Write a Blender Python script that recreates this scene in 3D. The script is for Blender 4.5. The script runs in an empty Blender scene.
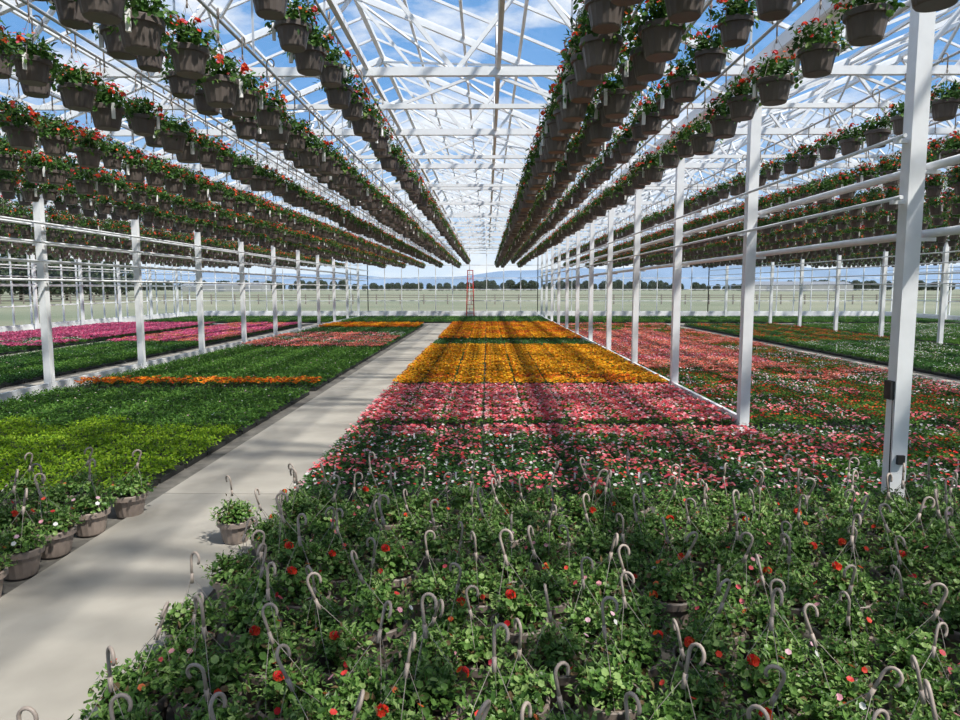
import bpy, math, random
from mathutils import Vector, Matrix
R = random.Random(7)
sc = bpy.context.scene
COL = sc.collection

# ------------------------------------------------------------------ materials
def newmat(name):
    m = bpy.data.materials.new(name); m.use_nodes = True
    nt = m.node_tree; nt.nodes.clear()
    out = nt.nodes.new('ShaderNodeOutputMaterial')
    return m, nt, out

def plain(name, col, rough=0.5, metal=0.0, var=0.08, scale=8.0, col2=None):
    m, nt, out = newmat(name)
    b = nt.nodes.new('ShaderNodeBsdfPrincipled')
    b.inputs['Roughness'].default_value = rough
    b.inputs['Metallic'].default_value = metal
    tc = nt.nodes.new('ShaderNodeTexCoord')
    n = nt.nodes.new('ShaderNodeTexNoise'); n.inputs['Scale'].default_value = scale
    n.inputs['Detail'].default_value = 6
    nt.links.new(tc.outputs['Object'], n.inputs['Vector'])
    r = nt.nodes.new('ShaderNodeValToRGB')
    r.color_ramp.elements[0].position = .3; r.color_ramp.elements[1].position = .7
    r.color_ramp.elements[0].color = (*[c*(1-var) for c in col], 1)
    r.color_ramp.elements[1].color = (*(col2 or [min(1, c*(1+var)) for c in col]), 1)
    nt.links.new(n.outputs['Fac'], r.inputs['Fac'])
    nt.links.new(r.outputs['Color'], b.inputs['Base Color'])
    nt.links.new(b.outputs[0], out.inputs[0])
    return m

def island(name, cols, trans=0.35, rough=0.5, interp='CONSTANT'):
    """colour picked per leaf / per petal group"""
    m, nt, out = newmat(name)
    g = nt.nodes.new('ShaderNodeNewGeometry')
    r = nt.nodes.new('ShaderNodeValToRGB'); cr = r.color_ramp
    cr.interpolation = interp
    tot = sum(c[1] for c in cols); acc = 0
    for i, (c, w) in enumerate(cols):
        if i < 2: e = cr.elements[i]; e.position = min(1, acc/tot)
        else: e = cr.elements.new(min(1, acc/tot))
        e.color = (*c, 1); acc += w
    nt.links.new(g.outputs['Random Per Island'], r.inputs['Fac'])
    b = nt.nodes.new('ShaderNodeBsdfPrincipled'); b.inputs['Roughness'].default_value = rough
    b.inputs['Specular IOR Level'].default_value = .3
    t = nt.nodes.new('ShaderNodeBsdfTranslucent')
    mx = nt.nodes.new('ShaderNodeMixShader'); mx.inputs[0].default_value = trans
    nt.links.new(r.outputs['Color'], b.inputs['Base Color'])
    nt.links.new(r.outputs['Color'], t.inputs['Color'])
    nt.links.new(b.outputs[0], mx.inputs[1]); nt.links.new(t.outputs[0], mx.inputs[2])
    nt.links.new(mx.outputs[0], out.inputs[0])
    return m

WHITE = plain('white_painted_steel', (.80, .81, .82), .4, 0, .04)
GALV = plain('galvanised_pipe', (.62, .64, .66), .35, .3, .08)
POT = plain('taupe_plastic', (.115, .094, .084), .45, 0, .1, 20)
POT2 = plain('taupe_plastic_light', (.25, .20, .17), .5, 0, .1, 20)
HOOK = plain('hook_plastic', (.36, .295, .25), .5)
WIRE = plain('hanger_wire', (.30, .26, .23), .5)
SOIL = plain('potting_soil', (.035, .022, .014), .9, 0, .4, 60)
TAG = plain('white_plastic_tag', (.85, .85, .83), .5)
BLACK = plain('black_plastic', (.02, .02, .02), .5)
RED = plain('red_paint', (.55, .03, .02), .4)
TRAY = plain('dark_tray', (.02, .02, .018), .7)
CONC = plain('concrete', (.33, .305, .265), .85, 0, .25, 1.3)
GRAVEL = plain('gravel_floor', (.13, .12, .105), .95, 0, .3, 9)
FIELD = plain('field_grass', (.17, .21, .12), .95, 0, .3, .03, (.26,.25,.17))
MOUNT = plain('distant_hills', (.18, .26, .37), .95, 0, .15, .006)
BARK = plain('bark', (.09, .06, .04), .9)
BARN = plain('barn_siding', (.28, .28, .27), .7)
ROOFM = plain('barn_roof', (.2, .21, .23), .6)
FENCE = plain('fence_wood', (.22, .19, .16), .8)

G_MID = island('leaf_green', [((.05,.14,.02),3),((.09,.22,.03),4),((.14,.29,.045),3),((.20,.36,.06),1)])
G_DEEP = island('leaf_deep', [((.035,.10,.02),3),((.055,.16,.03),4),((.09,.22,.05),3)])
G_LIME = island('leaf_lime', [((.14,.27,.015),3),((.24,.41,.02),4),((.36,.52,.03),3)], .45)
G_FORE = island('leaf_geranium', [((.045,.11,.02),3),((.09,.19,.035),4),((.15,.28,.06),4),((.28,.41,.13),2.6),((.16,.11,.05),1.1)],.3,.40)
G_TREE = island('leaf_tree', [((.03,.05,.02),3),((.045,.07,.03),3),((.07,.085,.04),2)], .2)
F_YEL = island('petal_yellow', [((.86,.42,.012),3),((.88,.50,.018),4),((.76,.24,.008),2.2),((.5,.07,.01),.6)])
F_ORG = island('petal_orange', [((.83,.20,.01),3),((.86,.33,.015),3),((.55,.06,.01),.8)])
F_PINK = island('petal_pink_mix', [((.87,.22,.26),5),((.83,.12,.15),4.5),((.88,.40,.43),4.5),((.5,.04,.08),1.2),((.86,.70,.68),1.8),((.80,.08,.05),1.6)])
F_CORAL = island('petal_coral', [((.87,.24,.17),5),((.80,.14,.11),3),((.88,.42,.34),3),((.88,.7,.65),.7)])
F_RED = island('petal_red', [((.76,.05,.02),4),((.83,.14,.03),3),((.6,.015,.02),2)])
F_MAG = island('petal_magenta', [((.76,.10,.26),4),((.82,.2,.38),3),((.86,.45,.52),1)])
F_MIX = island('petal_mix', [((.85,.85,.82),4),((.82,.38,.47),4),((.76,.06,.05),3.5),((.75,.18,.06),1.5)])
F_WHITE = island('petal_white', [((.85,.85,.82),5),((.8,.5,.58),3)])
F_HANG = island('petal_hanging', [((.74,.04,.02),5),((.78,.14,.03),3),((.72,.12,.18),1)])

def glassmat():
    m, nt, out = newmat('greenhouse_glass')
    t = nt.nodes.new('ShaderNodeBsdfTransparent'); t.inputs[0].default_value = (.95,.97,.98,1)
    g = nt.nodes.new('ShaderNodeBsdfGlossy'); g.inputs['Roughness'].default_value = .05
    mx = nt.nodes.new('ShaderNodeMixShader'); mx.inputs[0].default_value = .04
    nt.links.new(t.outputs[0], mx.inputs[1]); nt.links.new(g.outputs[0], mx.inputs[2])
    nt.links.new(mx.outputs[0], out.inputs[0]); return m
GLASS = glassmat()

# ------------------------------------------------------------------ mesh builder
class MB:
    def __init__(s): s.v=[]; s.f=[]; s.m=[]; s.mats=[]; s.smooth=[]
    def mi(s, mat):
        if mat not in s.mats: s.mats.append(mat)
        return s.mats.index(mat)
    def face(s, idx, mat, sm=False): s.f.append(idx); s.m.append(s.mi(mat)); s.smooth.append(sm)
    def box(s, c, d, mat):
        x,y,z=c; a,b,h=d[0]/2,d[1]/2,d[2]/2; o=len(s.v)
        s.v += [(x+i*a,y+j*b,z+k*h) for i in(-1,1) for j in(-1,1) for k in(-1,1)]
        for q in [(0,1,3,2),(4,6,7,5),(0,4,5,1),(2,3,7,6),(0,2,6,4),(1,5,7,3)]:
            s.face([o+i for i in q], mat)
    def beam(s, p, q, w, h, mat):
        p=Vector(p); q=Vector(q); d=(q-p).normalized()
        up=Vector((0,0,1)) if abs(d.z)<.99 else Vector((0,1,0))
        a=d.cross(up).normalized()*(w/2); b=a.cross(d).normalized()*(h/2); o=len(s.v)
        for e in (p,q):
            for i,j in ((-1,-1),(1,-1),(1,1),(-1,1)): s.v.append(tuple(e+a*i+b*j))
        for k in range(4): s.face([o+k,o+(k+1)%4,o+4+(k+1)%4,o+4+k], mat)
        s.face([o+3,o+2,o+1,o],mat); s.face([o+4,o+5,o+6,o+7],mat)
    def tube(s, pts, r, mat, n=6, caps=True):
        pts=[Vector(p) for p in pts]; rings=[]
        t0=(pts[1]-pts[0]).normalized()
        ref=Vector((0,0,1)) if abs(t0.z)<.9 else Vector((1,0,0))
        a=t0.cross(ref).normalized()
        for i,p in enumerate(pts):
            t=(pts[min(i+1,len(pts)-1)]-pts[max(i-1,0)]).normalized()
            a=(a-t*a.dot(t)).normalized(); b=t.cross(a); o=len(s.v)
            for k in range(n):
                an=2*math.pi*k/n; s.v.append(tuple(p+(a*math.cos(an)+b*math.sin(an))*r))
            rings.append(o)
        for i in range(len(rings)-1):
            for k in range(n):
                s.face([rings[i]+k,rings[i]+(k+1)%n,rings[i+1]+(k+1)%n,rings[i+1]+k],mat,n>4)
        if caps:
            s.face([rings[0]+k for k in range(n)][::-1],mat); s.face([rings[-1]+k for k in range(n)],mat)
    def lathe(s, prof, n, mat, flute=0.0, fl=(0,99)):
        rings=[]
        for i,(r,z) in enumerate(prof):
            o=len(s.v)
            for k in range(n):
                rr=r*(1-flute) if (k%2 and fl[0]<=i<=fl[1]) else r
                an=2*math.pi*k/n; s.v.append((rr*math.cos(an),rr*math.sin(an),z))
            rings.append(o)
        for i in range(len(rings)-1):
            for k in range(n): s.face([rings[i]+k,rings[i]+(k+1)%n,rings[i+1]+(k+1)%n,rings[i+1]+k],mat,flute==0)
        s.face([rings[0]+k for k in range(n)][::-1],mat)
        return rings[-1]
    def fan(s, c, nrm, r, n, mat, cup=.25, lobes=0, elong=1.0):
        c=Vector(c); nrm=Vector(nrm).normalized()
        ref=Vector((R.uniform(-1,1),R.uniform(-1,1),R.uniform(-1,1)))
        a=nrm.cross(ref)
        if a.length<1e-3: a=nrm.cross(Vector((1,0,.3)))
        a.normalize(); b=nrm.cross(a); o=len(s.v)
        s.v.append(tuple(c)); 
        for k in range(n):
            an=2*math.pi*k/n
            rr=r*(1-lobes*(k%2))
            s.v.append(tuple(c+a*(math.cos(an)*rr*elong)+b*math.sin(an)*rr+nrm*cup*r*R.uniform(.5,1.2)))
        for k in range(n): s.face([o,o+1+k,o+1+(k+1)%n],mat)
    def leaf(s, c, d, up, L, W, mat):
        c=Vector(c); d=Vector(d).normalized(); a=d.cross(Vector(up))
        if a.length<1e-3: a=Vector((1,0,0))
        a.normalize(); n=a.cross(d); o=len(s.v)
        s.v += [tuple(c), tuple(c+d*L*.5+a*W/2+n*W*.2), tuple(c+d*L-n*L*.15), tuple(c+d*L*.5-a*W/2+n*W*.2), tuple(c+d*L*.5)]
        s.face([o,o+1,o+4],mat); s.face([o+1,o+2,o+4],mat); s.face([o+2,o+3,o+4],mat); s.face([o+3,o,o+4],mat)
    def mesh(s, name):
        me=bpy.data.meshes.new(name); me.from_pydata(s.v,[],s.f)
        for m in s.mats: me.materials.append(m)
        me.polygons.foreach_set('material_index', s.m)
        me.polygons.foreach_set('use_smooth', s.smooth)
        me.update(); return me
    def obj(s, name, parent=None):
        ob=bpy.data.objects.new(name, s.mesh(name)); COL.objects.link(ob)
        if parent: ob.parent=parent
        return ob

def instancer(name, places, unit_mesh, unit_name):
    """places: list of (x,y,z,rot,scale) -> one object whose faces carry copies of the unit"""
    v=[];f=[]; ox,oy,oz=places[0][:3]
    for (x,y,z,r,sc_) in places:
        h=.05*sc_; o=len(v); x-=ox; y-=oy; z-=oz
        for i,j in((-1,-1),(1,-1),(1,1),(-1,1)):
            v.append((x+h*(i*math.cos(r)-j*math.sin(r)), y+h*(i*math.sin(r)+j*math.cos(r)), z))
        f.append((o,o+1,o+2,o+3))
    me=bpy.data.meshes.new(name); me.from_pydata(v,[],f); me.update()
    ob=bpy.data.objects.new(name,me); COL.objects.link(ob); ob.location=(ox,oy,oz)
    ob.instance_type='FACES'; ob.use_instance_faces_scale=True; ob.instance_faces_scale=10
    ob.show_instancer_for_render=False; ob.show_instancer_for_viewport=False
    ch=bpy.data.objects.new(unit_name, unit_mesh); COL.objects.link(ch); ch.parent=ob
    return ob

# ------------------------------------------------------------------ layout numbers
XL,XR=-8.45,3.58            # post rows of the middle bay
BAY=XR-XL
POSTX=[XL-BAY,XL,XR,XR+BAY,XR+2*BAY]
FR=[6.0+3.6*k for k in range(-4,13)]
Y0,Y1=FR[0],FR[-1]
EAVE,RIDGE=4.75,7.3

# ------------------------------------------------------------------ ground
b=MB(); b.box((0,900,-.30),(4000,2200,.5),FIELD); b.obj('field_ground')
b=MB(); b.box(((POSTX[0]+POSTX[-1])/2,(Y0+Y1)/2,-.025),(POSTX[-1]-POSTX[0],Y1-Y0,.05),GRAVEL); b.obj('floor')
def walkway(x0,x1,y0,y1,step=3.6):
    b=MB(); y=y0
    while y<y1-.01:
        e=min(y+step,y1); b.box(((x0+x1)/2,(y+e)/2,.012),(x1-x0,e-y-.012,.024),CONC); y=e
    b.obj('concrete_walkway')
walkway(-3.12,-1.80,-4.3,38)
walkway(-9.45,-8.58,Y0+.3,Y1-1)
walkway(-14.3,-13.6,Y0+.3,Y1-1)
walkway(9.2,10.0,Y0+.3,Y1-1)
walkway(POSTX[0]+.6,POSTX[-1]-.6,38.2,39.1,60)

# ------------------------------------------------------------------ frame structure
b=MB()
for px in POSTX:
    for y in FR:
        if y==Y1: continue
        w=.12 if px in(POSTX[0],POSTX[-1]) else .132
        x=px+(.1 if px==POSTX[0] else -.1 if px==POSTX[-1] else 0)
        b.box((x,y,EAVE/2),(w,w,EAVE),WHITE)
        b.box((x,y,.012),(w+.14,w+.14,.024),WHITE)
        b.box((x,y,EAVE-.2),(w+.1,w+.06,.12),WHITE)
b.obj('greenhouse_support_posts')

b=MB()
for px in POSTX:   # gutters
    b.box((px,(Y0+Y1)/2,EAVE+.06),(.26,Y1-Y0,.05),WHITE)
    b.box((px-.13,(Y0+Y1)/2,EAVE+.13),(.02,Y1-Y0,.16),WHITE)
    b.box((px+.13,(Y0+Y1)/2,EAVE+.13),(.02,Y1-Y0,.16),WHITE)
    b.tube([(px,Y0,EAVE-.35),(px,Y1,EAVE-.35)],.03,WHITE)
b.obj('roof_gutters')

b=MB()
def zr(t): return EAVE+.15+(RIDGE-EAVE-.15)*(1-abs(2*t-1))
for i in range(len(POSTX)-1):
    xa,xb=POSTX[i],POSTX[i+1]; xm=(xa+xb)/2; L=xb-xa
    for fi,y in enumerate(FR):
        zc=EAVE+.12
        b.beam((xa,y,zc),(xb,y,zc),.08,.11,WHITE)
        b.beam((xa,y,zc-.45),(xb,y,zc-.45),.05,.06,WHITE)
        b.beam((xa,y,EAVE+.15),(xm,y,RIDGE),.08,.10,WHITE)
        b.beam((xb,y,EAVE+.15),(xm,y,RIDGE),.08,.10,WHITE)
        n=10
        for k in range(n):
            x0=xa+L*k/n; x1=xa+L*(k+1)/n
            za,zb=(zc,zc-.45) if k%2 else (zc-.45,zc)
            b.beam((x0,y,za),(x1,y,zb),.035,.035,WHITE)
        for (t0,t1) in ((.167,.25),(.333,.25),(.333,.5),(.667,.5),(.667,.75),(.833,.75)):
            b.beam((xa+L*t0,y,zc),(xa+L*t1,y,zr(t1)),.055,.055,WHITE)
    for k in range(1,12):
        t=k/12; w=.09 if k==6 else .05
        b.beam((xa+L*t,Y0,zr(t)+.05),(xa+L*t,Y1,zr(t)+.05),w,w,WHITE)
    y=Y0
    while y<Y1:
        b.beam((xa,y,EAVE+.2),(xm,y,RIDGE+.07),.04,.045,WHITE)
        b.beam((xb,y,EAVE+.2),(xm,y,RIDGE+.07),.04,.045,WHITE)
        y+=1.2
    for fi in range(len(FR)-1):
        ya,yb=FR[fi],FR[fi+1]
        for (ta,tb) in ((0,.25),(.25,.5),(.5,.75),(.75,1)):
            if (fi+int(ta*4))%2==0:
                za,zb=zr(ta)-.05,zr(tb)-.05
                b.beam((xa+L*ta,ya,za),(xa+L*tb,yb,zb),.04,.04,WHITE)
                b.beam((xa+L*ta,yb,za),(xa+L*tb,ya,zb),.04,.04,WHITE)
    for t in (.333,.519,.569,.715):
        b.beam((xa+L*t,Y0,EAVE+.18),(xa+L*t,Y1,EAVE+.18),.055,.07,WHITE)
    for t in (.333,.715):
        for fi in range(len(FR)-1):
            ymid=(FR[fi]+FR[fi+1])/2
            b.beam((xa+L*t,FR[fi],EAVE+.15),(xa+L*t,ymid,zr(t)),.04,.04,WHITE)
            b.beam((xa+L*t,FR[fi+1],EAVE+.15),(xa+L*t,ymid,zr(t)),.04,.04,WHITE)
b.obj('roof_trusses')

b=MB()
for i in range(len(POSTX)-1):
    xa,xb=POSTX[i],POSTX[i+1]; xm=(xa+xb)/2
    for p,q in((xa,xm),(xm,xb)):
        zp=EAVE+.26 if p!=xm else RIDGE+.13; zq=EAVE+.26 if q!=xm else RIDGE+.13
        o=len(b.v); b.v+=[(p,Y0,zp),(q,Y0,zq),(q,Y1,zq),(p,Y1,zp)]; b.face([o,o+1,o+2,o+3],GLASS)
b.obj('ceiling')

def endwall(name,y):
    b=MB()
    for i in range(len(POSTX)-1):
        xa,xb=POSTX[i],POSTX[i+1]; xm=(xa+xb)/2; L=xb-xa
        o=len(b.v); b.v+=[(xa,y,0),(xb,y,0),(xb,y,EAVE),(xm,y,RIDGE),(xa,y,EAVE)]; b.face([o,o+1,o+2,o+3,o+4],GLASS)
        n=10
        for k in range(n+1):
            t=k/n; z=EAVE+(RIDGE-EAVE)*(1-abs(2*t-1))
            b.box((xa+L*t,y,z/2),(.05,.08,z),WHITE)
        for z in (.35,1.1,1.9,2.7,3.6,EAVE,EAVE+.9): 
            if z<=EAVE: b.box((xm,y,z),(L,.05,.05),WHITE)
            else: b.box((xm,y,z),(L*.62,.05,.05),WHITE)
        b.box((xm,y,.16),(L,.10,.32),WHITE)
    b.obj(name)
endwall('wall_back',Y1+.1)
def sidewall(name,x):
    b=MB(); o=len(b.v)
    b.v+=[(x,Y0,0),(x,Y1,0),(x,Y1,EAVE),(x,Y0,EAVE)]; b.face([o,o+1,o+2,o+3],GLASS)
    y=Y0
    while y<=Y1+.01: b.box((x,y,EAVE/2),(.07,.05,EAVE),WHITE); y+=1.2
    for z in (.35,1.2,2.1,3.0,3.9): b.box((x,(Y0+Y1)/2,z),(.05,Y1-Y0,.05),WHITE)
    b.box((x,(Y0+Y1)/2,.16),(.10,Y1-Y0,.32),WHITE)
    b.obj(name)
sidewall('wall_left',POSTX[0]-.12); sidewall('wall_right',POSTX[-1]+.12)

b=MB(); b.box((XR,(9.6+Y1)/2-.2,.10),(.06,Y1-9.6-.5,.20),WHITE); b.obj('bed_edge_board')
b=MB(); b.box((XL,(Y0+Y1)/2-.2,.09),(.05,Y1-Y0-.5,.17),WHITE); b.obj('bed_edge_board')

b=MB(); xp=XR+.17
for z,ye in((3.02,5.1),(2.46,5.1)):
    b.tube([(xp,Y1-.4,z),(xp,6.0,z),(xp,ye+.12,z)],.036,WHITE,10)
b.tube([(xp,5.22,3.02),(xp,5.14,3.0),(xp,5.10,2.93),(xp,5.10,2.55),(xp,5.14,2.48),(xp,5.22,2.46)],.036,WHITE,10)
for z in (2.75,3.25): b.tube([(XR-.14,Y1-.4,z),(XR-.14,5.9,z)],.018,WHITE,8)
for y in FR[4:-1]:
    for z in(3.02,2.46): b.beam((XR,y,z-.05),(xp+.05,y,z-.05),.04,.03,WHITE)
    for z in(2.75,3.25): b.beam((XR,y,z-.03),(XR-.17,y,z-.03),.04,.03,WHITE)
b.obj('heating_pipes')
for x in (XL+.16,XL-.16,XR+BAY-.15,POSTX[0]+.25,POSTX[-1]-.25):
    b=MB()
    for z in (2.15,2.5,2.85,3.2):
        b.tube([(x,Y0+.3,z),(x,Y1-.3,z)],.024,WHITE,6)
    for y in FR[1:-1]:
        px=min(POSTX,key=lambda p:abs(p-x))
        for z in (2.15,2.5,2.85,3.2): b.beam((px,y,z-.035),(x,y,z-.035),.03,.03,WHITE)
    b.obj('heating_pipes')
b=MB()
b.box((XR-.085,6.0,1.12),(.035,.10,.16),BLACK); b.tube([(XR-.08,5.95,1.04),(XR-.08,5.93,.2)],.005,BLACK)
b.box((XR-.0,5.915,.52),(.06,.03,.08),BLACK)
b.obj('electrical_box')

# ------------------------------------------------------------------ plants
def rdir(zmin=-1,zmax=1):
    z=R.uniform(zmin,zmax); a=R.uniform(0,6.283); q=math.sqrt(max(0,1-z*z)); return Vector((q*math.cos(a),q*math.sin(a),z))

def potmesh(b,mat,r=.14,h=.19):
    pr=[(r*.66,0),(r*.72,.01),(r*.90,h*.74),(r*.91,h*.76),(r*1.03,h*.78),(r*1.04,h*.97),(r*1.0,h),(r*.93,h),(r*.9,h*.86)]
    o=b.lathe(pr,32,mat,.035,(1,3))
    b.face([o+k for k in range(32)],SOIL)

def hook(b,c,lean,s=1.0,r=.0045,mat=HOOK):
    c=Vector(c); up=(Vector((0,0,1))+lean).normalized(); sd=up.cross(Vector((0,1,0))).normalized()
    pts=[c,c+up*.05*s]
    for k in range(0,10):
        a=math.pi-k*math.pi*1.25/9
        pts.append(c+sd*(.026*s+.026*s*math.cos(a))+up*(.055*s+.03*s*math.sin(a)+.02*s))
    b.tube(pts,r*s,mat,6)

def bloom(b,c,mat,n=8,r=.03,pr=.016):
    for _ in range(n):
        d=rdir(-.2,1); b.fan(Vector(c)+d*r,d,pr*R.uniform(.8,1.2),6,mat,.3)

def potted(name,flower,potmat,seed,nleaf=330,spread=.21,top=.20,nb=3,trail=False,apex=.54,tag=False,hooksize=1.3,single=6,lf=1.0,lean=0,hr=.0045):
    global R
    R=random.Random(seed); b=MB(); potmesh(b,potmat)
    shoots=[(R.uniform(0,6.28),R.uniform(.25,1.0),R.uniform(.6,1.25)) for _ in range(13)]
    for _ in range(nleaf):
        if R.random()<.6:
            a,q,hh=R.choice(shoots); t=R.uniform(.25,1.0)
            c=Vector((math.cos(a)*spread*q*t,math.sin(a)*spread*q*t,.19+top*hh*t*(1.1-.45*q)))+rdir()*.04
            d=Vector((math.cos(a)*q,math.sin(a)*q,.7))
            if c.z<.19: c.z=.2
        else:
            d=rdir(-.15 if not trail else -.75,1); rr=R.uniform(.4,1.0)**.6*R.choice((1,1,1,1.15))
            c=Vector((d.x*spread*rr,d.y*spread*rr,.19+max(-.16,d.z*top*.8*rr)+.02))
            if c.z<.19 and math.hypot(c.x,c.y)<.155:
                k=.16/max(.02,math.hypot(c.x,c.y)); c.x*=k; c.y*=k
                if R.random()<.5: c.z=.2
        nn=(d+Vector((0,0,.7))+rdir()*.8)
        if R.random()<.5: b.fan(c,nn,R.uniform(.012,.031)*lf,6,LEAF,.35,.0,1.1)
        else: b.leaf(c,d+rdir()*.9+Vector((0,0,.4)),(0,0,1),R.uniform(.04,.08)*lf,R.uniform(.018,.032)*lf,LEAF)
    for a,q,hh in shoots:
        b.tube([(math.cos(a)*.03,math.sin(a)*.03,.17),(math.cos(a)*spread*q,math.sin(a)*spread*q,.19+top*hh*(1.1-.45*q))],.003,LEAF,4,False)
    for _ in range(nb):
        d=rdir(.25,.95); c=Vector((d.x*spread*.95,d.y*spread*.95,.21+d.z*top*1.05)); bloom(b,c,flower,9,.018,.015)
    for _ in range(single):
        d=rdir(.0,.95); c=Vector((d.x*spread,d.y*spread,.22+d.z*top*1.12)); b.fan(c,d+Vector((0,0,.5)),.016,6,flower,.3)
    a0=R.uniform(0,6); ln=Vector((R.uniform(-1,1),R.uniform(-1,1),0))*lean
    ap=Vector((ln.x*.25,ln.y*.25,apex*R.uniform(.94,1.05) if lean else apex))
    for k in range(3):
        a=a0+k*2.094; e=Vector((.142*math.cos(a),.142*math.sin(a),.185))
        md=(e+ap)/2+Vector((.012*math.cos(a),.012*math.sin(a),0))
        b.tube([e,md,ap],.0016,WIRE,4,False)
    up=(Vector((0,0,1))+ln).normalized()
    b.tube([ap-up*.045,ap+up*.01],hr*1.6,HOOK,6)
    hook(b,ap,ln,hooksize,hr)
    if tag:
        a=R.uniform(0,6.28); x,y=.15*math.cos(a),.15*math.sin(a)
        b.box((x,y,.13),(.028,.028,.13),TAG)
    return b.mesh(name)

LEAF=G_FORE
fore=[]
for i,(fm,nb,sg) in enumerate([(F_RED,1,2),(F_WHITE,0,3),(F_RED,1,1),(F_PINK,0,4),(F_MIX,0,4),(F_MIX,0,2),(F_PINK,0,2),(F_RED,0,1),(F_PINK,0,1)]):
    fore.append(potted('geranium_pot_%d'%i,fm,POT2,100+i,620,.172,.125,nb,apex=.455,single=sg,lf=.62,lean=.38,hooksize=1.2,hr=.0062))
R=random.Random(5)
pl=[[] for _ in fore]
y=1.55; row=0
while y<5.9:
    x=-1.60+(row%2)*.18
    while x<8.5:
        if not(abs(x-XR)<.28 and abs(y-6.0)<.28) and abs(x)<y*.72+1.9:
            pl[R.randrange(len(fore))].append((x+R.uniform(-.05,.05),y+R.uniform(-.05,.05),.0,R.uniform(0,6.28),R.uniform(.92,1.12)))
        x+=.352
    y+=.338; row+=1
for (x,y) in ((-1.97,5.25),): pl[1].append((x,y,.024,R.uniform(0,6),.95))
for i,y in enumerate((4.2,4.62,5.0,5.45,5.9)):
    pl[1 if i%2 else 4].append((-3.22+R.uniform(-.03,.03)+.05*(i>3),y,0.012,R.uniform(0,6),1.05))
    pl[i%5].append((-3.66+R.uniform(-.03,.03),y+.1,0,R.uniform(0,6),1.05))
    pl[(i+2)%5].append((-4.06,y,0,R.uniform(0,6),1.0))
for i,u in enumerate(fore): instancer('potted_geraniums',pl[i],u,'geranium_pot_unit_%d'%i)

LEAF=island('leaf_basket',[((.03,.08,.015),3),((.06,.15,.025),4),((.12,.24,.05),2),((.2,.3,.08),.6)])
hang=[]
for i,(fm,nb,sg) in enumerate([(F_HANG,6,16),(F_HANG,3,13),(F_HANG,2,8),(F_HANG,6,18)]):
    hang.append(potted('basket_%d'%i,fm,POT,200+i,360,.215,.17,nb,trail=True,apex=.52,tag=(i!=2),hooksize=1.6,single=sg,lf=.88))
R=random.Random(11)
hp=[[] for _ in hang]
rows=[]
lo,hi=3.32,3.62
for k,x in enumerate((-1.35,-1.95,-2.6,-3.15,-3.8,-4.4,-5.05,-5.7,-6.35,-7.0,-7.65)):
    rows.append((x,lo if k%2 else hi,.52))
for x,z,s in((.70,3.38,.46),(1.08,3.38,.46),(.88,3.80,.5),(1.75,3.62,.62),(2.18,3.36,.62)): rows.append((x,z,s))
x=-9.1;k=0
while x>-19.6: rows.append((x,lo if k%2 else hi,.55)); x-=.8;k+=1
x=4.5;k=0
while x<15.2: rows.append((x,lo if k%2 else hi,.58)); x+=.8;k+=1
x=16.6;k=0
while x<27: rows.append((x,lo if k%2 else hi,.6)); x+=1.1;k+=1
pb=MB()
for (x,z,sp) in rows:
    y=-3+R.uniform(0,.5) 
    while y<Y1-1.0:
        s=R.choice((.84,.88,.92,.96))
        hp[R.randrange(4)].append((x+R.uniform(-.035,.035),y+R.uniform(-.05,.05),z+.60-.62*s,R.uniform(0,6.28),s))
        y+=sp
    zp=z+.62
    pb.tube([(x,Y0+.5,zp),(x,Y1-.5,zp)],.014,GALV,6)
    for fy in FR[1:-1]: pb.beam((x,fy,zp),(x,fy,EAVE-.3),.015,.015,GALV)
pb.obj('basket_hanging_rails')
for i,u in enumerate(hang): instancer('hanging_flower_baskets',hp[i],u,'hanging_basket_unit_%d'%i)

T=.6
def tile(name,leafmat,flmat,nl,nf,h=.16,ls=.035,fs=.02,tags=0,seed=1):
    global R
    R=random.Random(seed); b=MB(); e=T/2-.014
    b.box((0,0,.025),(2*e,2*e,.05),TRAY)
    g=5
    cs=[(-e+(i+.5)*2*e/g,-e+(j+.5)*2*e/g,R.uniform(.82,1.1)) for i in range(g) for j in range(g)]
    for i in range(nl):
        cx,cy,hh=cs[i%len(cs)]; d=rdir(0,1); rr=2*e/g*.58
        c=(max(-e,min(e,cx+d.x*rr)),max(-e,min(e,cy+d.y*rr)),.05+(h*hh-.05)*(.25+.75*d.z)*R.uniform(.7,1.05))
        if R.random()<.5: b.fan(c,d+Vector((0,0,.8))+rdir()*.6,ls*R.uniform(.4,.7),5,leafmat,.3)
        else: b.leaf(c,d+rdir()*.6,(0,0,1),ls*R.uniform(1,1.6),ls*R.uniform(.5,.8),leafmat)
    for i in range(nf):
        cx,cy,hh=R.choice(cs); d=rdir(.2,1); rr=2*e/g*.5
        c=(max(-e,min(e,cx+d.x*rr)),max(-e,min(e,cy+d.y*rr)),h*hh*R.uniform(.85,1.12)+.01)
        b.fan(c,Vector((d.x*.4,d.y*.4,1))+rdir()*.4,fs*R.uniform(.8,1.25),6,flmat,.3)
    for i in range(tags):
        b.box((R.uniform(-e,e),R.uniform(-e,e),h*.9),(.018,.003,.09),TAG)
    return b.mesh(name)
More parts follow.
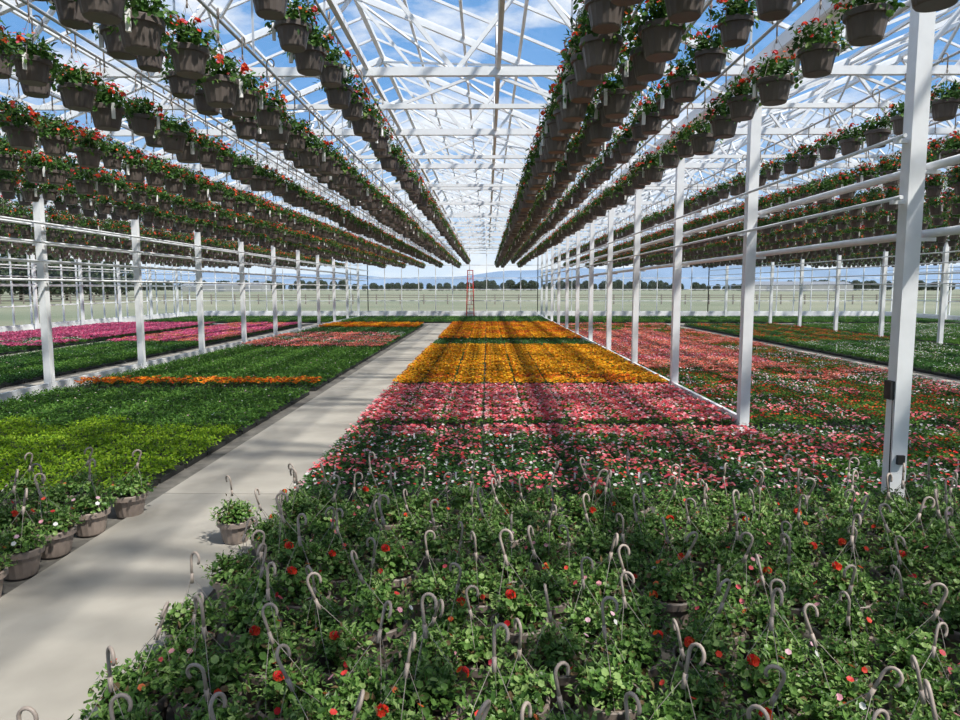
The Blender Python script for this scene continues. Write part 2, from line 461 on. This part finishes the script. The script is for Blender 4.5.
kinds={
 'foliage':(G_MID,F_WHITE,650,2,.17,.034,.014,0,'green_bedding_plants'),
 'deep':(G_DEEP,F_WHITE,600,3,.18,.036,.014,0,'deep_green_bedding_plants'),
 'lime':(G_LIME,F_WHITE,700,0,.18,.032,.014,0,'lime_bedding_plants'),
 'yellow':(G_DEEP,F_YEL,420,225,.20,.034,.026,0,'yellow_marigold_bed'),
 'orange':(G_DEEP,F_ORG,400,210,.20,.034,.025,0,'orange_marigold_bed'),
 'pink':(G_MID,F_PINK,420,220,.18,.034,.023,1,'pink_petunia_bed'),
 'pinkmix':(G_DEEP,F_PINK,540,95,.18,.036,.021,1,'mixed_petunia_bed'),
 'coral':(G_DEEP,F_CORAL,440,180,.18,.034,.022,0,'coral_impatiens_bed'),
 'redmix':(G_MID,F_RED,600,44,.18,.034,.018,0,'red_impatiens_bed'),
 'mix':(G_DEEP,F_MIX,600,58,.18,.034,.018,1,'mixed_impatiens_bed'),
 'magenta':(G_DEEP,F_MAG,400,230,.18,.034,.024,0,'magenta_petunia_bed'),
 'white':(G_MID,F_WHITE,600,38,.18,.034,.016,1,'white_impatiens_bed'),
}
pl={k:[] for k in kinds}
RR=random.Random(3)
def bed(x0,x1,bands,gap=0):
    n=int((x1-x0)/T+.02); off=(x1-x0-n*T)/2
    for (ya,yb,k) in bands:
        y=ya+T/2; g=gap if (k=='yellow' or k==['orange','yellow'] or k=='orange') else 0
        while y<yb-T*.3:
            for i in range(n):
                kk=k if isinstance(k,str) else RR.choice(k)
                xx=x0+off+(i+.5)*T
                if y<9.9 and abs(xx-XR)<.40 and (abs(y-6)<.42 or abs(y-9.6)<.42): continue
                if kk: pl[kk].append((xx,y,0.002,RR.randrange(4)*math.pi/2,RR.uniform(.94,1.0)))
            y+=T+g
bed(-1.85,3.55,[(9.6,13.2,'pink'),(13.3,14.6,['orange','yellow','yellow']),(14.6,17.2,'yellow'),(17.5,22.6,'yellow'),(22.9,24.7,'deep'),(25.6,30.5,['orange','yellow']),(31.0,37.2,['orange','yellow'])],.10)
bed(-1.85,3.55,[(6.2,6.8,['mix','pinkmix']),(6.8,8.6,['pinkmix','pinkmix','mix']),(8.6,9.6,['pink','pinkmix'])])
bed(3.55,8.95,[(6.2,6.8,['mix','white']),(6.8,9.6,['mix','redmix','pinkmix','white'])])
bed(-8.3,-3.15,[(6.3,9.3,'lime'),(9.3,9.9,['lime','foliage']),(9.9,13.3,'foliage'),(13.3,13.9,'orange'),(13.9,22,'foliage'),(22,29,['coral','coral','white','pinkmix']),(29,33,'deep'),(33,37,['yellow','orange'])])
bed(-8.3,-4.3,[(3.9,6.3,'lime')])
bed(-13.55,-9.5,[(6,12,'deep'),(12,24,['deep','foliage']),(24,30,['magenta','coral']),(30,37,['magenta','coral'])])
bed(-19.8,-14.4,[(14,22,'deep'),(22,26,['white','magenta']),(26,37,'magenta')])
bed(3.65,9.1,[(9.6,14,['redmix','mix','redmix','pinkmix']),(14,16,['redmix','coral','mix'])])
bed(3.65,7.3,[(16,30,['coral','coral','pink'])]); bed(7.3,9.15,[(16,22,['redmix','mix','mix']),(22,30,['redmix','coral'])])
bed(3.65,9.1,[(30,37,['coral','foliage','redmix'])])
bed(10.1,15.4,[(8,15,['white','mix']),(15,24,['deep','white']),(24,37,['deep','redmix'])])
bed(16,27,[(14,37,['deep','foliage','white'])])
bed(-19.8,27,[(39.6,46.5,['deep','foliage'])])
for i,(k,v) in enumerate(kinds.items()):
    if pl[k]:
        m=tile(k+'_tray',*v[:8],seed=40+i); instancer(v[8],pl[k],m,k+'_tray_unit')

b=MB()
for s in(-1,1):
    b.beam((-1.15+s*.26,47.3,0),(-1.15+s*.17,47.8,3.2),.05,.08,RED); b.beam((-1.15+s*.26,48.4,0),(-1.15+s*.17,47.85,3.2),.04,.06,RED)
for k in range(1,11):
    t=k/11; b.beam((-1.15-.26+.09*t,47.3+.5*t,3.2*t),(-1.15+.26-.09*t,47.3+.5*t,3.2*t),.06,.03,RED)
b.box((-1.15,47.83,3.2),(.42,.2,.05),RED)
b.obj('red_stepladder')

# ------------------------------------------------------------------ outside world
R=random.Random(21)
b=MB(); b.tube([(0,0,0),(0.1,0,2.2),(0,.1,4.5)],.22,BARK,8)
for _ in range(10):
    d=rdir(0,1); b.tube([(0,0,2.2),(d.x*2.2,d.y*2.2,3+d.z*3)],.07,BARK,5)
for _ in range(1300):
    d=rdir(-.9,1); rr=R.uniform(.3,1)**.5; c=Vector((d.x*3*rr,d.y*3*rr,4.0+d.z*3.6*rr))
    b.fan(c,d+rdir(),R.uniform(.18,.34),5,G_TREE,.2)
tm=b.mesh('tree')
tp=[(-620+i*2.6+R.uniform(-2,2),560+R.uniform(-25,25),-.6,R.uniform(0,6),R.uniform(.6,1.15)*(1.1 if (i//33)%3 else .85)) for i in range(500)]
instancer('tree_line',tp,tm,'tree_unit')
tp=[(-72+R.uniform(-14,8),30+i*3.0,-.05,R.uniform(0,6),R.uniform(.8,1.2)) for i in range(34)]
instancer('tree_row',tp,tm,'tree_row_unit')
b=MB()
for k in range(75): b.box((-110+k*3,88,.55),(.14,.14,1.3),FENCE)
for z in(.4,.8,1.1): b.box((1,88,z),(222,.05,.10),FENCE)
b.obj('field_fence')
def ridge(y,hb,ha,seed,name):
    rr=random.Random(seed); b=MB(); N=160; ph=[rr.uniform(0,6) for _ in range(6)]
    for i in range(N+1):
        x=-2000+4000*i/N
        h=hb+ha*(.5*math.sin(x*.002+ph[0])+.3*math.sin(x*.006+ph[1])+.15*math.sin(x*.015+ph[2])+.07*math.sin(x*.04+ph[3]))
        b.v+=[(x,y-300,-.1),(x,y,max(4,h)),(x,y+300,-.1)]
    for i in range(N):
        for k in(0,1): b.face([3*i+k,3*i+3+k,3*i+4+k,3*i+1+k],MOUNT,True)
    b.obj(name)
ridge(1500,42,22,2,'distant_hills')
def barn(x,y,L,W,h):
    b=MB(); hw=W/2
    for xx in(-L/2,L/2): b.v+=[(x+xx,y-hw,-.05),(x+xx,y+hw,-.05),(x+xx,y+hw,h),(x+xx,y,h*1.5),(x+xx,y-hw,h)]
    b.face([0,1,2,3,4],BARN); b.face([5,6,7,8,9][::-1],BARN)
    b.face([0,4,9,5],BARN); b.face([1,6,7,2],BARN)
    b.face([4,3,8,9],ROOFM); b.face([3,2,7,8],ROOFM)
    for k in range(3): b.box((x-L/3+k*L/3,y-hw-.1,h*.4),(3,.2,h*.75),ROOFM)
    b.obj('farm_building')
barn(-150,400,46,16,3.5); barn(190,430,60,18,4)

# ------------------------------------------------------------------ light
sun=bpy.data.lights.new('sun','SUN'); sun.energy=6.4; sun.angle=math.radians(2.6); sun.color=(1,.95,.87)
so=bpy.data.objects.new('sun',sun); COL.objects.link(so)
az,el=math.radians(128),math.radians(54)   # azimuth right of +Y
dirv=Vector((math.sin(az)*math.cos(el),math.cos(az)*math.cos(el),math.sin(el)))
so.rotation_euler=dirv.to_track_quat('Z','Y').to_euler()

w=bpy.data.worlds.new('sky'); sc.world=w; w.use_nodes=True; nt=w.node_tree; nt.nodes.clear()
out=nt.nodes.new('ShaderNodeOutputWorld'); bg=nt.nodes.new('ShaderNodeBackground')
tc=nt.nodes.new('ShaderNodeTexCoord'); sep=nt.nodes.new('ShaderNodeSeparateXYZ')
nt.links.new(tc.outputs['Generated'],sep.inputs[0])
rp=nt.nodes.new('ShaderNodeValToRGB'); cr=rp.color_ramp
cr.elements[0].position=0; cr.elements[0].color=(.76,.86,.96,1)
cr.elements[1].position=.8; cr.elements[1].color=(.28,.38,.60,1)
e=cr.elements.new(.10); e.color=(.46,.65,.89,1)
e=cr.elements.new(.25); e.color=(.17,.39,.76,1)
e=cr.elements.new(.5); e.color=(.15,.34,.67,1)
nt.links.new(sep.outputs['Z'],rp.inputs['Fac'])
mp=nt.nodes.new('ShaderNodeMapping'); mp.inputs['Scale'].default_value=(2.2,2.2,6); mp.inputs['Location'].default_value=(1.3,2.1,.4)
nz=nt.nodes.new('ShaderNodeTexNoise'); nz.inputs['Scale'].default_value=2.2; nz.inputs['Detail'].default_value=8; nz.inputs['Roughness'].default_value=.6
nt.links.new(tc.outputs['Generated'],mp.inputs[0]); nt.links.new(mp.outputs[0],nz.inputs['Vector'])
r2=nt.nodes.new('ShaderNodeValToRGB'); r2.color_ramp.elements[0].position=.48; r2.color_ramp.elements[1].position=.68
nt.links.new(nz.outputs['Fac'],r2.inputs['Fac'])
mx=nt.nodes.new('ShaderNodeMixRGB'); mx.inputs[2].default_value=(.97,.98,1,1)
nt.links.new(r2.outputs[0],mx.inputs[0]); nt.links.new(rp.outputs[0],mx.inputs[1])
nt.links.new(mx.outputs[0],bg.inputs[0]); bg.inputs[1].default_value=1.12
nt.links.new(bg.outputs[0],out.inputs[0])
sc.view_settings.view_transform='Standard'

# ------------------------------------------------------------------ camera
cam=bpy.data.cameras.new('camera'); cam.lens=26; cam.sensor_width=36; cam.clip_end=5000
co=bpy.data.objects.new('camera',cam); COL.objects.link(co)
co.location=(0,0,2.0); co.rotation_euler=(math.radians(90-5.93),0,math.radians(.58))
sc.camera=co
